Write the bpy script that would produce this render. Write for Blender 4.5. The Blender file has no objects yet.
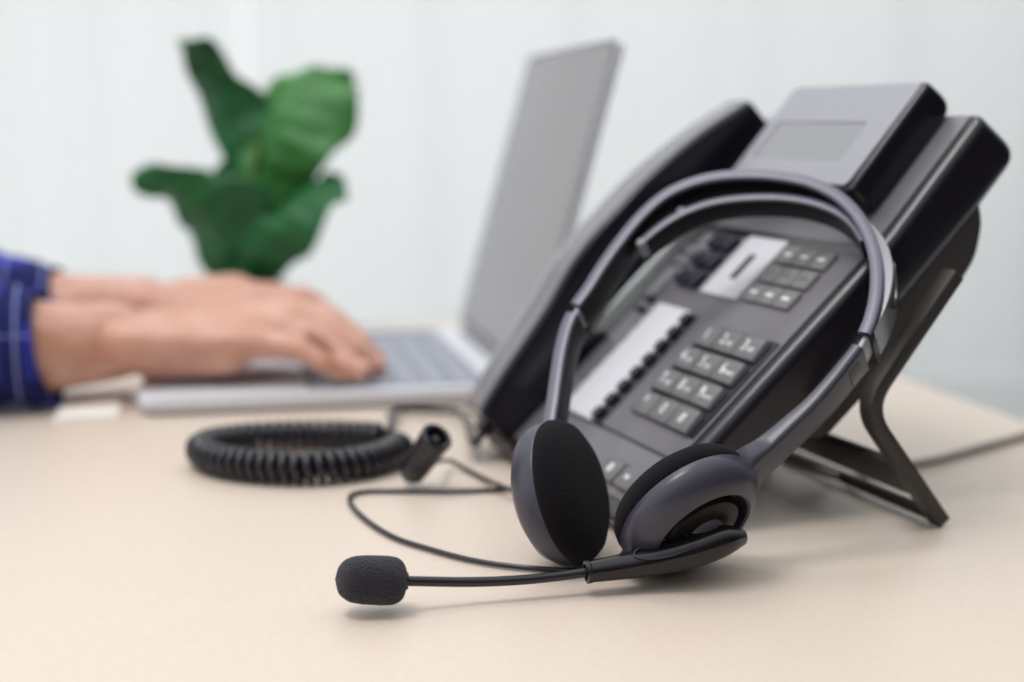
import bpy, bmesh, math, random
from mathutils import Vector, Matrix, noise
random.seed(5)
S = bpy.context.scene
COL = S.collection
V = Vector

# ------------------------------------------------------------------ camera
CAM_H, F_PX = 0.176, 1422.2
PITCH = math.atan(220 / F_PX)
cd = bpy.data.cameras.new('camera')
cam = bpy.data.objects.new('camera', cd)
COL.objects.link(cam)
cam.location = (0, 0, CAM_H)
cam.rotation_euler = (math.pi / 2 - PITCH, 0, 0)
cd.sensor_width = 36
cd.lens = F_PX * 36 / 1024
cd.clip_start = 0.01
cd.dof.use_dof = True
cd.dof.focus_distance = 0.535
cd.dof.aperture_fstop = 3.95
S.camera = cam

# ------------------------------------------------------------------ sky, sun, exposure
S.view_settings.view_transform = 'Standard'
S.view_settings.look = 'None'
S.view_settings.gamma = 1
S.view_settings.exposure = 0.0
S.view_settings.use_curve_mapping = False
W = bpy.data.worlds.new('sky')
S.world = W
W.use_nodes = True
nt = W.node_tree
nt.nodes.clear()
out = nt.nodes.new('ShaderNodeOutputWorld')
bg = nt.nodes.new('ShaderNodeBackground')
tc = nt.nodes.new('ShaderNodeTexCoord')
dot = nt.nodes.new('ShaderNodeVectorMath'); dot.operation = 'DOT_PRODUCT'
dot.inputs[1].default_value = V((-0.50, 0.42, 0.76)).normalized()
ramp = nt.nodes.new('ShaderNodeValToRGB')
ramp.color_ramp.interpolation = 'EASE'
mp = nt.nodes.new('ShaderNodeMapRange')
mp.inputs[1].default_value = -1; mp.inputs[2].default_value = 1
e = ramp.color_ramp.elements
e[0].position = 0.32; e[0].color = (0.02, 0.02, 0.024, 1)
e[1].position = 0.80; e[1].color = (0.945, 0.975, 0.98, 1)
nt.links.new(tc.outputs['Generated'], dot.inputs[0])
nt.links.new(dot.outputs['Value'], mp.inputs[0])
nt.links.new(mp.outputs[0], ramp.inputs[0])
nt.links.new(ramp.outputs[0], bg.inputs[0])
bg.inputs[1].default_value = 1.35
nt.links.new(bg.outputs[0], out.inputs[0])

sd = bpy.data.lights.new('sun', 'SUN')
sd.energy = 0.35
sd.angle = math.radians(20)
sd.color = (1.0, 0.97, 0.93)
sun = bpy.data.objects.new('sun', sd)
COL.objects.link(sun)
sun.rotation_euler = V((0.28, -0.36, -1.0)).to_track_quat('-Z', 'Y').to_euler()

cl_d = bpy.data.lights.new('overhead_fill', 'AREA')  # added area lamp overhead for edge highlights and soft top light
cl_d.shape = 'RECTANGLE'
cl_d.size = 0.5
cl_d.size_y = 0.5
cl_d.energy = 12.5
cl_d.color = (1.0, 0.975, 0.96)
cl = bpy.data.objects.new('overhead_fill', cl_d)
COL.objects.link(cl)
cl.location = (-0.50, 0.26, 1.66)
cl.rotation_euler = V((0.52, 0.28, -1.6)).to_track_quat('-Z', 'Y').to_euler()

# ------------------------------------------------------------------ helpers
R_ = V((1, 0, 0))
F_ = V((0, math.cos(PITCH), -math.sin(PITCH)))
U_ = V((0, math.sin(PITCH), math.cos(PITCH)))
CAMP = V((0, 0, CAM_H))


def ray(px, py):
    return F_ + R_ * ((px - 512) / F_PX) + U_ * ((341 - py) / F_PX)


def hit(px, py, p0, n):
    d = ray(px, py)
    return CAMP + d * ((V(p0) - CAMP).dot(n) / d.dot(n))


def tab(px, py, z=0.0):
    return hit(px, py, (0, 0, z), V((0, 0, 1)))


def at(px, py, Y):
    return hit(px, py, (0, Y, 0), V((0, 1, 0)))


def mat(name, col, rough=0.5, metal=0.0, spec=0.5, bump=None, speck=None, coat=0.0, sheen=0.0, trans=0.0):
    m = bpy.data.materials.new(name)
    m.use_nodes = True
    n = m.node_tree
    b = n.nodes['Principled BSDF']
    b.inputs['Base Color'].default_value = (*col, 1)
    b.inputs['Roughness'].default_value = rough
    b.inputs['Metallic'].default_value = metal
    b.inputs['Specular IOR Level'].default_value = spec
    b.inputs['Coat Weight'].default_value = coat
    b.inputs['Coat Roughness'].default_value = 0.16
    b.inputs['Sheen Weight'].default_value = sheen
    c = n.nodes.new('ShaderNodeTexCoord')
    if bump:
        t = n.nodes.new('ShaderNodeTexNoise')
        t.inputs['Scale'].default_value = bump[0]
        t.inputs['Detail'].default_value = 3
        n.links.new(c.outputs['Object'], t.inputs['Vector'])
        bp = n.nodes.new('ShaderNodeBump')
        bp.inputs['Strength'].default_value = bump[1]
        bp.inputs['Distance'].default_value = bump[2]
        n.links.new(t.outputs['Fac'], bp.inputs['Height'])
        n.links.new(bp.outputs['Normal'], b.inputs['Normal'])
    if speck:
        t = n.nodes.new('ShaderNodeTexNoise')
        t.inputs['Scale'].default_value = speck[0]
        t.inputs['Detail'].default_value = 4
        n.links.new(c.outputs['Object'], t.inputs['Vector'])
        r = n.nodes.new('ShaderNodeValToRGB')
        r.color_ramp.elements[0].position = 0.35
        r.color_ramp.elements[0].color = (*speck[1], 1)
        r.color_ramp.elements[1].position = 0.65
        r.color_ramp.elements[1].color = (*col, 1)
        n.links.new(t.outputs['Fac'], r.inputs[0])
        n.links.new(r.outputs[0], b.inputs['Base Color'])
    return m


def root_of(o):
    while o.parent:
        o = o.parent
    return o


def obj(name, bm, m, parent=None, smooth=40, mods=()):
    """Link a bmesh authored in world space as ONE mesh object."""
    if parent is not None:
        bm.transform(root_of(parent).matrix_basis.inverted())
    bmesh.ops.recalc_face_normals(bm, faces=bm.faces[:])
    me = bpy.data.meshes.new(name)
    bm.to_mesh(me)
    bm.free()
    for p in me.polygons:
        p.use_smooth = True
    me.set_sharp_from_angle(angle=math.radians(smooth))
    o = bpy.data.objects.new(name, me)
    COL.objects.link(o)
    if m:
        me.materials.append(m)
    if parent is not None:
        o.parent = parent
    for typ, kw in mods:
        md = o.modifiers.new(typ.lower(), typ)
        for k, v in kw.items():
            setattr(md, k, v)
    return o


def thing(name, label, cat, loc, rotz=0.0, group=None):
    o = bpy.data.objects.new(name, None)
    COL.objects.link(o)
    o.location = loc
    o.rotation_euler = (0, 0, rotz)
    o.matrix_basis = Matrix.Translation(V(loc)) @ Matrix.Rotation(rotz, 4, 'Z')
    o.empty_display_size = 0.02
    tag(o, label, cat, group)
    return o


def tag(o, label, cat, group=None):
    o['label'] = label
    o['category'] = cat
    if group:
        o['group'] = group


def struct(name, bm, m, parent=None, **k):
    o = obj(name, bm, m, parent, **k)
    o['kind'] = 'structure'
    return o


def box8(bm, pts, bev=0.0, seg=2):
    """pts: 8 corners, index bits: x=1, y=2, z=4."""
    vs = [bm.verts.new(p) for p in pts]
    fs = []
    for q in ((0, 1, 3, 2), (4, 6, 7, 5), (0, 4, 5, 1), (2, 3, 7, 6), (0, 2, 6, 4), (1, 5, 7, 3)):
        fs.append(bm.faces.new([vs[i] for i in q]))
    if bev:
        es = list({ed for f_ in fs for ed in f_.edges})
        bmesh.ops.bevel(bm, geom=es, offset=bev, segments=seg, profile=0.5, affect='EDGES')


def abox(bm, x0, x1, y0, y1, z0, z1, bev=0.0, seg=2, M=None):
    pts = [V((x1 if i & 1 else x0, y1 if i & 2 else y0, z1 if i & 4 else z0)) for i in range(8)]
    if M:
        pts = [M @ p for p in pts]
    box8(bm, pts, bev, seg)


def crom(P, n=8, closed=False):
    P = [V(p) for p in P]
    N = len(P)
    o = []
    rng = range(N) if closed else range(N - 1)
    for i in rng:
        if closed:
            a, b, c, d = P[(i - 1) % N], P[i], P[(i + 1) % N], P[(i + 2) % N]
        else:
            a, b, c, d = P[max(i - 1, 0)], P[i], P[i + 1], P[min(i + 2, N - 1)]
        for k in range(n):
            t = k / n
            o.append(.5 * ((2 * b) + (c - a) * t + (2 * a - 5 * b + 4 * c - d) * t * t + (-a + 3 * b - 3 * c + d) * t ** 3))
    if not closed:
        o.append(P[-1])
    return o


def tube(bm, P, r, sides=10, cap=True, closed=False):
    """Round tube along points; r is a number or a list."""
    N = len(P)
    rs = r if isinstance(r, (list, tuple)) else [r] * N
    ref = None
    rings = []
    for i in range(N):
        if closed:
            t = (P[(i + 1) % N] - P[i - 1]).normalized()
        else:
            t = (P[min(i + 1, N - 1)] - P[max(i - 1, 0)]).normalized()
        if ref is None:
            ref = t.orthogonal().normalized()
        u = (ref - t * ref.dot(t)).normalized()
        ref = u
        w = t.cross(u)
        rings.append([bm.verts.new(P[i] + (u * math.cos(2 * math.pi * k / sides) + w * math.sin(2 * math.pi * k / sides)) * rs[i]) for k in range(sides)])
    for i in range(N if closed else N - 1):
        a, b = rings[i], rings[(i + 1) % N]
        for k in range(sides):
            bm.faces.new((a[k], a[(k + 1) % sides], b[(k + 1) % sides], b[k]))
    if cap and not closed:
        bm.faces.new(rings[0][::-1])
        bm.faces.new(rings[-1])


def lathe(bm, o, ax, prof, sides=48, sy=1.0):
    """prof: (r, h) from bottom to top along axis ax at o."""
    ax = ax.normalized()
    u = ax.orthogonal().normalized()
    w = ax.cross(u)
    prev = None
    for r, h in prof:
        if r < 1e-6:
            ring = [bm.verts.new(o + ax * h)]
        else:
            ring = [bm.verts.new(o + ax * h + (u * math.cos(2 * math.pi * k / sides) + w * math.sin(2 * math.pi * k / sides)) * r) for k in range(sides)]
        if prev:
            if len(prev) == 1 and len(ring) > 1:
                for k in range(sides):
                    bm.faces.new((prev[0], ring[k], ring[(k + 1) % sides]))
            elif len(ring) == 1 and len(prev) > 1:
                for k in range(sides):
                    bm.faces.new((prev[k], prev[(k + 1) % sides], ring[0]))
            elif len(ring) > 1:
                for k in range(sides):
                    bm.faces.new((prev[k], prev[(k + 1) % sides], ring[(k + 1) % sides], ring[k]))
        prev = ring


def loft(bm, secs, cap=True):
    rings = [[bm.verts.new(p) for p in s] for s in secs]
    n = len(rings[0])
    for a, b in zip(rings, rings[1:]):
        for k in range(n):
            bm.faces.new((a[k], a[(k + 1) % n], b[(k + 1) % n], b[k]))
    if cap:
        bm.faces.new(rings[0][::-1])
        bm.faces.new(rings[-1])


def rrect(u0, u1, v0, v1, r, seg=3):
    """rounded rectangle outline as (u, v) list."""
    o = []
    for cx_, cy_, a0 in ((u1 - r, v1 - r, 0), (u0 + r, v1 - r, 90), (u0 + r, v0 + r, 180), (u1 - r, v0 + r, 270)):
        for k in range(seg + 1):
            a = math.radians(a0 + 90 * k / seg)
            o.append((cx_ + r * math.cos(a), cy_ + r * math.sin(a)))
    return o


def round_poly(P, radii, seg=5):
    """fillet the corners of a closed 2-D polygon."""
    o = []
    N = len(P)
    for i in range(N):
        p = V(P[i]).to_2d(); a = V(P[i - 1]).to_2d(); b = V(P[(i + 1) % N]).to_2d()
        r = radii[i]
        if r <= 0:
            o.append(p); continue
        d1 = (a - p); d2 = (b - p)
        l = min(r, d1.length * .48, d2.length * .48)
        q1 = p + d1.normalized() * l; q2 = p + d2.normalized() * l
        for k in range(seg + 1):
            t = k / seg
            o.append(q1 * (1 - t) ** 2 + p * 2 * t * (1 - t) + q2 * t * t)
    return o


def text_bm(s, size, O, X, Y, Zn, depth=0.0002):
    """Lettering mesh centred at O with axes X (reading), Y (up), raised along Zn."""
    cu = bpy.data.curves.new('t', 'FONT')
    cu.body = s
    cu.size = size
    cu.align_x = 'CENTER'
    cu.align_y = 'CENTER'
    cu.extrude = depth
    cu.resolution_u = 3
    ob = bpy.data.objects.new('t', cu)
    COL.objects.link(ob)
    bpy.context.view_layer.update()
    me = bpy.data.meshes.new_from_object(ob.evaluated_get(bpy.context.evaluated_depsgraph_get()))
    bm = bmesh.new()
    bm.from_mesh(me)
    bpy.data.objects.remove(ob)
    bpy.data.curves.remove(cu)
    bpy.data.meshes.remove(me)
    M = Matrix((X.normalized(), Y.normalized(), Zn.normalized())).transposed().to_4x4()
    M.translation = O
    bm.transform(M)
    return bm


# ------------------------------------------------------------------ materials
M_table = mat('pale_wood_laminate', (0.655, 0.553, 0.472), 0.38, spec=0.5, speck=(420, (0.63, 0.527, 0.446)), bump=(600, 0.08, 0.0003))
M_leg = mat('table_leg_white', (0.7, 0.7, 0.7), 0.4)
M_wall = mat('wall_paint', (0.82, 0.83, 0.83), 0.8)
M_floor = mat('floor_pale', (0.75, 0.75, 0.76), 0.6, speck=(3, (0.70, 0.70, 0.71)))
M_frame = mat('window_white', (0.85, 0.85, 0.86), 0.5)
M_black = mat('black_plastic', (0.0085, 0.0065, 0.0125), 0.30, coat=0.35, spec=0.35, bump=(2500, 0.06, 0.0002))
M_face = mat('charcoal_face', (0.150, 0.140, 0.160), 0.34, bump=(2500, 0.06, 0.0002))
M_silver = mat('silver_face', (0.30, 0.295, 0.335), 0.34, metal=0.2)
M_hsheen = mat('handset_sky_sheen', (0.17, 0.165, 0.18), 0.2, spec=0.8)  # lighter grey carries the sky reflection on the black handset's top
M_lcd = mat('lcd_window', (0.22, 0.22, 0.24), 0.2)
M_key = mat('grey_key', (0.155, 0.148, 0.155), 0.45)
M_white = mat('white_print', (0.85, 0.85, 0.87), 0.6)
M_card = mat('white_card', (0.56, 0.56, 0.60), 0.5)
M_gkey = mat('glossy_black_key', (0.015, 0.016, 0.03), 0.12)
M_brown = mat('brown_black_plastic', (0.022, 0.018, 0.017), 0.55)
M_stand = mat('stand_grey', (0.032, 0.027, 0.025), 0.42)
M_hs = mat('headset_plastic', (0.042, 0.039, 0.060), 0.32, bump=(1800, 0.05, 0.0002))
M_hsdark = mat('headset_gloss_black', (0.010, 0.009, 0.011), 0.16)
M_band = mat('headset_band_black', (0.006, 0.0055, 0.007), 0.28, spec=0.3)
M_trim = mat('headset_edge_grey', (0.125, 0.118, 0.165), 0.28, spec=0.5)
M_cap = mat('cup_cap_brown_black', (0.010, 0.008, 0.008), 0.3, spec=0.12)
M_chrome = mat('bright_metal_strip', (0.15, 0.15, 0.17), 0.25, metal=0.5)
M_fkey = mat('light_grey_key', (0.20, 0.19, 0.195), 0.45)
M_foam = mat('black_foam', (0.009, 0.0075, 0.010), 0.95, spec=0.1, bump=(1500, 0.9, 0.0008), sheen=0.04)
M_mic = mat('mic_foam', (0.021, 0.018, 0.032), 0.9, spec=0.2, bump=(1500, 1.0, 0.002), sheen=0.2)
M_cord = mat('cord_black', (0.010, 0.009, 0.015), 0.30, spec=0.55)
M_cable = mat('grey_cable', (0.34, 0.30, 0.28), 0.5)
M_alu = mat('laptop_silver', (0.72, 0.74, 0.80), 0.35, metal=0.2)
M_lkey = mat('laptop_key', (0.22, 0.23, 0.28), 0.5)
M_screen = mat('laptop_screen', (0.18, 0.168, 0.18), 0.07)
M_bezel = mat('laptop_bezel', (0.16, 0.15, 0.16), 0.4)
M_leaf = mat('leaf_green', (0.03, 0.17, 0.05), 0.42, spec=0.35, speck=(25, (0.018, 0.115, 0.035)))
M_leaf2 = mat('leaf_green_young', (0.05, 0.23, 0.04), 0.42, spec=0.35, speck=(25, (0.03, 0.16, 0.035)))
M_stem = mat('stem_green', (0.10, 0.22, 0.05), 0.6)
M_pot = mat('white_pot', (0.8, 0.8, 0.8), 0.3)
M_soil = mat('soil', (0.05, 0.035, 0.025), 0.95, bump=(150, 1, 0.004))
M_skin = mat('skin', (0.65, 0.365, 0.28), 0.36, spec=0.55, speck=(45, (0.56, 0.27, 0.185)))
M_skin.node_tree.nodes['Principled BSDF'].inputs['Subsurface Weight'].default_value = 0.15
M_skin.node_tree.nodes['Principled BSDF'].inputs['Subsurface Radius'].default_value = (0.01, 0.004, 0.002)
M_nail = mat('nail', (0.72, 0.42, 0.34), 0.3)
M_trouser = mat('trouser_dark', (0.04, 0.04, 0.05), 0.8)
M_hair = mat('hair_dark', (0.02, 0.015, 0.012), 0.6)
M_shoe = mat('shoe_dark', (0.03, 0.02, 0.015), 0.4)
M_slab = mat('slab_white', (0.85, 0.82, 0.76), 0.7)


def plaid():
    m = mat('blue_plaid', (0.012, 0.016, 0.11), 0.85, spec=0.2)
    n = m.node_tree
    c = n.nodes.new('ShaderNodeTexCoord')
    s = n.nodes.new('ShaderNodeSeparateXYZ')
    n.links.new(c.outputs['Object'], s.inputs[0])

    def line(src, period, width, off=0.0):
        a = n.nodes.new('ShaderNodeMath'); a.operation = 'ADD'; a.inputs[1].default_value = off + 10
        b = n.nodes.new('ShaderNodeMath'); b.operation = 'PINGPONG'; b.inputs[1].default_value = period / 2
        d = n.nodes.new('ShaderNodeMath'); d.operation = 'LESS_THAN'; d.inputs[1].default_value = width / 2
        n.links.new(src, a.inputs[0]); n.links.new(a.outputs[0], b.inputs[0]); n.links.new(b.outputs[0], d.inputs[0])
        return d.outputs[0]
    prev = None
    base = (0.028, 0.042, 0.32, 1)
    for src, per, wd, off, colr in ((s.outputs[0], 0.045, 0.014, 0.012, (0.014, 0.018, 0.10, 1)), (s.outputs[2], 0.05, 0.016, 0.0, (0.014, 0.018, 0.10, 1)),
                                    (s.outputs[0], 0.026, 0.0014, 0.010, (0.24, 0.27, 0.58, 1)), (s.outputs[2], 0.050, 0.0012, 0.015, (0.16, 0.19, 0.48, 1))):
        mx = n.nodes.new('ShaderNodeMix'); mx.data_type = 'RGBA'
        mx.inputs[6].default_value = base
        mx.inputs[7].default_value = colr
        if prev:
            n.links.new(prev, mx.inputs[6])
        n.links.new(line(src, per, wd, off), mx.inputs[0])
        prev = mx.outputs[2]
    n.links.new(prev, n.nodes['Principled BSDF'].inputs['Base Color'])
    return m


M_plaid = plaid()


def sheer():
    m = bpy.data.materials.new('sheer_white_curtain')
    m.use_nodes = True
    n = m.node_tree
    n.nodes.clear()
    o_ = n.nodes.new('ShaderNodeOutputMaterial')
    tr = n.nodes.new('ShaderNodeBsdfTransparent')
    tl = n.nodes.new('ShaderNodeBsdfTranslucent'); tl.inputs[0].default_value = (0.93, 0.95, 0.95, 1)
    df = n.nodes.new('ShaderNodeBsdfDiffuse'); df.inputs[0].default_value = (0.93, 0.95, 0.95, 1)
    a = n.nodes.new('ShaderNodeMixShader'); a.inputs[0].default_value = 0.3
    b = n.nodes.new('ShaderNodeMixShader'); b.inputs[0].default_value = 0.24
    n.links.new(tl.outputs[0], a.inputs[1]); n.links.new(df.outputs[0], a.inputs[2])
    n.links.new(tr.outputs[0], b.inputs[1]); n.links.new(a.outputs[0], b.inputs[2])
    n.links.new(b.outputs[0], o_.inputs[0])
    return m


M_sheer = sheer()
M_glass = bpy.data.materials.new('window_glass')
M_glass.use_nodes = True
_b = M_glass.node_tree.nodes['Principled BSDF']
_b.inputs['Transmission Weight'].default_value = 1
_b.inputs['Roughness'].default_value = 0
_b.inputs['IOR'].default_value = 1.02

# ------------------------------------------------------------------ room
FLOOR = -0.735
bm = bmesh.new(); abox(bm, -3.6, 3.6, -1.5, 3.9, FLOOR - 0.05, FLOOR)
struct('floor', bm, M_floor)
WY, WT = 3.7, 1.75                       # back wall with one wide window opening
bm = bmesh.new()
abox(bm, -3.6, -2.7, WY, WY + 0.15, FLOOR, WT)
abox(bm, 2.7, 3.6, WY, WY + 0.15, FLOOR, WT)
abox(bm, -2.7, 2.7, WY, WY + 0.15, FLOOR, -0.55)
abox(bm, -2.7, 2.7, WY, WY + 0.15, 1.5, WT)
struct('wall_back', bm, M_wall)
w0 = bpy.data.objects.new('window_1', None)
COL.objects.link(w0); w0.location = (0, WY + 0.06, -0.55); w0.matrix_basis = Matrix.Translation((0, WY + 0.06, -0.55)); w0['kind'] = 'structure'
bm = bmesh.new()
for x in (-2.67, -1.50, 1.50, 2.67):
    abox(bm, x - 0.012, x + 0.012, WY + 0.02, WY + 0.1, -0.55, 1.5, 0.004)
for z in (-0.52, 1.47):
    abox(bm, -2.7, 2.7, WY + 0.02, WY + 0.1, z - 0.03, z + 0.03, 0.004)
struct('window_frame', bm, M_frame, w0)
bm = bmesh.new(); abox(bm, -2.66, 2.66, WY + 0.055, WY + 0.06, -0.5, 1.45)
struct('window_pane', bm, M_glass, w0)


def curtain(x0, x1, y, label, seed):
    bm = bmesh.new()
    n = 160
    top, bot = 1.62, FLOOR + 0.02
    a = []
    for i in range(n + 1):
        t = i / n
        x = x0 + (x1 - x0) * t
        yy = y + 0.035 * math.sin(t * 55 + seed) + 0.014 * math.sin(t * 131 + 2 * seed)
        a.append((bm.verts.new((x, yy * 1.0, top)), bm.verts.new((x, y + (yy - y) * 1.5, bot))))
    for p, q in zip(a, a[1:]):
        bm.faces.new((p[0], q[0], q[1], p[1]))
    o = obj('sheer_curtain', bm, M_sheer, mods=(('SOLIDIFY', dict(thickness=0.0012)),))
    tag(o, label, 'curtain', 'sheer curtains across the window')
    return o


curtain(-2.75, -0.65, WY - 0.20, 'sheer white curtain across the left half of the window, behind the plant', 1.0)
curtain(-0.64, 2.75, WY - 0.20, 'sheer white curtain across the right half of the window, behind the phone', 2.2)
bm = bmesh.new()
tube(bm, [V((-2.85, WY - 0.22, 1.64)), V((2.85, WY - 0.22, 1.64))], 0.012)
for x in (-2.8, 2.8):
    tube(bm, [V((x, WY - 0.22, 1.64)), V((x, WY + 0.01, 1.64))], 0.008)
struct('trim_1', bm, M_frame)

# ------------------------------------------------------------------ desk
YAW = math.radians(13)
E1 = V((math.cos(YAW), math.sin(YAW), 0))
ER = V((-math.sin(YAW), math.cos(YAW), 0))
T0 = V((0, 0, 0))


def tpt(a, b, z):
    return E1 * a + ER * b + V((0, 0, z))


TX0, TX1, TY0, TY1 = -0.45, 0.484, 0.19, 1.235
desk = thing('desk', 'pale beige wooden desk that everything stands on', 'desk', tpt(0, 0.7, FLOOR), YAW)
bm = bmesh.new()
box8(bm, [tpt(TX1 if i & 1 else TX0, TY1 if i & 2 else TY0, 0.0 if i & 4 else -0.028) for i in range(8)], 0.002)
obj('desk_top', bm, M_table, desk)
for a in (TX0 + 0.05, TX1 - 0.05):
    for b in (TY0 + 0.05, TY1 - 0.03):
        bm = bmesh.new()
        box8(bm, [tpt(a + (0.022 if i & 1 else -0.022), b + (0.022 if i & 2 else -0.022), -0.028 if i & 4 else FLOOR) for i in range(8)], 0.003)
        obj('leg', bm, M_leg, desk)
for b in (TY0 + 0.05, TY1 - 0.03):
    bm = bmesh.new()
    box8(bm, [tpt((TX1 - 0.07) if i & 1 else (TX0 + 0.07), b + (0.01 if i & 2 else -0.01), -0.028 if i & 4 else -0.085) for i in range(8)], 0.002)
    obj('apron', bm, M_leg, desk)

# ------------------------------------------------------------------ desk phone
PSI = math.radians(20)
LA = V((-math.sin(PSI), math.cos(PSI), 0))          # towards the phone's left
HA = V((math.cos(PSI), math.sin(PSI), 0))           # towards the phone's back
PB = tab(625, 515, 0.0105)                           # lower right corner of the face
PB0 = V((PB.x, PB.y, 0))
A1, A2 = math.radians(43.3), math.radians(49.6)
L1, L2 = 0.158, 0.0795
V1 = HA * math.cos(A1) + V((0, 0, math.sin(A1)))
N1 = -HA * math.sin(A1) + V((0, 0, math.cos(A1)))
V2 = HA * math.cos(A2) + V((0, 0, math.sin(A2)))
N2 = -HA * math.sin(A2) + V((0, 0, math.cos(A2)))
PM = PB + V1 * L1
RX = -LA                                            # reading direction on the phone


def f1(a, v, w):
    return PB + LA * a + V1 * v + N1 * w


def f2(a, v, w):
    return PM + LA * a + V2 * v + N2 * w


def yz(p):                                          # world -> phone side profile
    d = p - PB0
    return (d.dot(HA), d.z)


def from_yz(a, y, z):
    return PB0 + LA * a + HA * y + V((0, 0, z))


def inset_poly(P, d):
    P = [V((p[0], p[1])) for p in P]
    N = len(P)
    area = sum(P[k].x * P[(k + 1) % N].y - P[(k + 1) % N].x * P[k].y for k in range(N))
    sg = 1 if area > 0 else -1
    o = []
    for k in range(N):
        a, p, b = P[k - 1], P[k], P[(k + 1) % N]
        d1 = (p - a).normalized(); d2 = (b - p).normalized()
        n1 = V((-d1.y, d1.x)) * sg; n2 = V((-d2.y, d2.x)) * sg
        q = 1 + n1.dot(n2)
        o.append(p + (n1 + n2) * (d / max(q, 0.25)))
    return o


def prism(bm, P, radii, a0, a1, bev=0.0, seg=5):
    """side profile P (corners filleted by radii) swept from a0 to a1 with rounded ends."""
    secs = []
    N = seg if bev else 0
    for k in range(N, 0, -1):
        t = math.pi / 2 * k / N
        secs.append((a0 + bev * (1 - math.sin(t)), bev * (1 - math.cos(t))))
    secs.append((a0 + bev, 0.0))
    secs.append((a1 - bev, 0.0))
    for k in range(1, N + 1):
        t = math.pi / 2 * k / N
        secs.append((a1 - bev * (1 - math.sin(t)), bev * (1 - math.cos(t))))
    rings = []
    for a, d in secs:
        pr = round_poly([tuple(p) for p in inset_poly(P, d)], [max(r_ - d * 0.5, 0.0006) if r_ else 0 for r_ in radii])
        rings.append([from_yz(a, p[0], p[1]) for p in pr])
    loft(bm, rings)


def pbox(bm, fr, a0, a1, v0, v1, w0_, w1_, bev=0.0, seg=2):
    box8(bm, [fr(a1 if i & 1 else a0, v1 if i & 2 else v0, w1_ if i & 4 else w0_) for i in range(8)], bev, seg)


BW = 0.177
phone = thing('desk_phone', 'black desk phone tilted up on its stand behind the headset', 'telephone', PB0, PSI - math.pi / 2)
# housing slab: face, rounded top, back, bottom lip on the desk
P_ = [(0.004, 0.0005), (-0.004, 0.006), yz(f1(0, 0.004, 0)), yz(PM), yz(f2(0, L2, 0)), yz(f2(0, L2 + 0.001, -0.0285)), yz(f2(0, 0.046, -0.0285)),
      yz(f1(0, 0.155, -0.026)), yz(f1(0, 0.045, -0.026)), (0.030, 0.0005)]
bm = bmesh.new(); prism(bm, P_, [0.003, 0.004, 0.004, 0.02, 0.003, 0.010, 0.006, 0.01, 0.008, 0.004], -0.0100, BW, 0.0060, 6)
housing = obj('housing', bm, M_black, phone)
# lower back box
P_ = [yz(f2(0, 0.054, -0.022)), yz(f2(0, 0.0445, -0.0345)), yz(f2(0, 0.031, -0.0425)), yz(f1(0, 0.165, -0.0440)), yz(f1(0, 0.085, -0.0430)), yz(f1(0, 0.07, -0.022))]
bm = bmesh.new(); prism(bm, P_, [0.002, 0.004, 0.006, 0.004, 0.006, 0.002], -0.0085, BW - 0.004, 0.0018, 3)
obj('back_cover', bm, M_brown, phone)
# face plate panels
FA0, FA1 = -0.0030, 0.1445
bm = bmesh.new(); pbox(bm, f1, FA0, FA1, 0.0315, L1 - 0.003, -0.001, 0.0011, 0.0007)
obj('face_plate', bm, M_face, phone)
bm = bmesh.new(); pbox(bm, f1, FA0, FA1, 0.004, 0.0300, -0.001, 0.0011, 0.0007)
obj('lower_face_plate', bm, M_face, phone)
bm = bmesh.new(); pbox(bm, f2, FA0, FA1 - 0.002, 0.002, L2 - 0.002, -0.001, 0.0009, 0.0006)
obj('upper_face_plate', bm, M_face, phone)
# cradle under the handset
bm = bmesh.new()
pbox(bm, f1, 0.1465, BW - 0.004, 0.048, 0.078, -0.002, 0.0030, 0.001)
obj('cradle', bm, M_black, phone)
bm = bmesh.new()
pbox(bm, f2, 0.1465, BW - 0.004, 0.010, 0.046, -0.002, 0.0022, 0.001)
obj('cradle', bm, M_black, phone)
# raised display module
DA0, DA1, DV0, DV1, DW0, DW1 = 0.0110, 0.1240, 0.0180, 0.0815, 0.0012, 0.0205
bm = bmesh.new()
prism(bm, [yz(f2(0, DV0, 0.0025)), yz(f2(0, DV0, DW1 - 0.001)), yz(f2(0, DV1, DW1)), yz(f2(0, DV1 + 0.001, DW0))], [0.003, 0.0025, 0.003, 0.011], DA0, DA1, 0.003, 4)
disp = obj('display_housing', bm, M_black, phone)
bm = bmesh.new()
# front bezel with window cut out
ov, iv = (DA0 + 0.0022, DA1 - 0.0022, DV0 + 0.002, DV1 - 0.002), (0.0325, 0.1125, 0.033, 0.0565)
ro = rrect(*ov, 0.003); ri = rrect(*iv, 0.0022)
vo = [bm.verts.new(f2(p[0], p[1], DW1 - 0.0004)) for p in ro]
vo2 = [bm.verts.new(f2(p[0], p[1], DW1 + 0.0006)) for p in ro]
vi2 = [bm.verts.new(f2(p[0], p[1], DW1 + 0.0006)) for p in ri]
vi = [bm.verts.new(f2(p[0], p[1], DW1 - 0.0012)) for p in ri]
n_ = len(ro)
for k in range(n_):
    j = (k + 1) % n_
    bm.faces.new((vo[k], vo[j], vo2[j], vo2[k]))
    bm.faces.new((vo2[k], vo2[j], vi2[j], vi2[k]))
    bm.faces.new((vi2[k], vi2[j], vi[j], vi[k]))
obj('display_bezel', bm, M_silver, disp)
bm = bmesh.new(); pbox(bm, f2, iv[0] - 0.001, iv[1] + 0.001, iv[2] - 0.001, iv[3] + 0.001, DW1 - 0.003, DW1 + 0.00012)
o = obj('lcd_screen', bm, M_lcd, disp); o['label'] = 'blank grey screen window'
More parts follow.
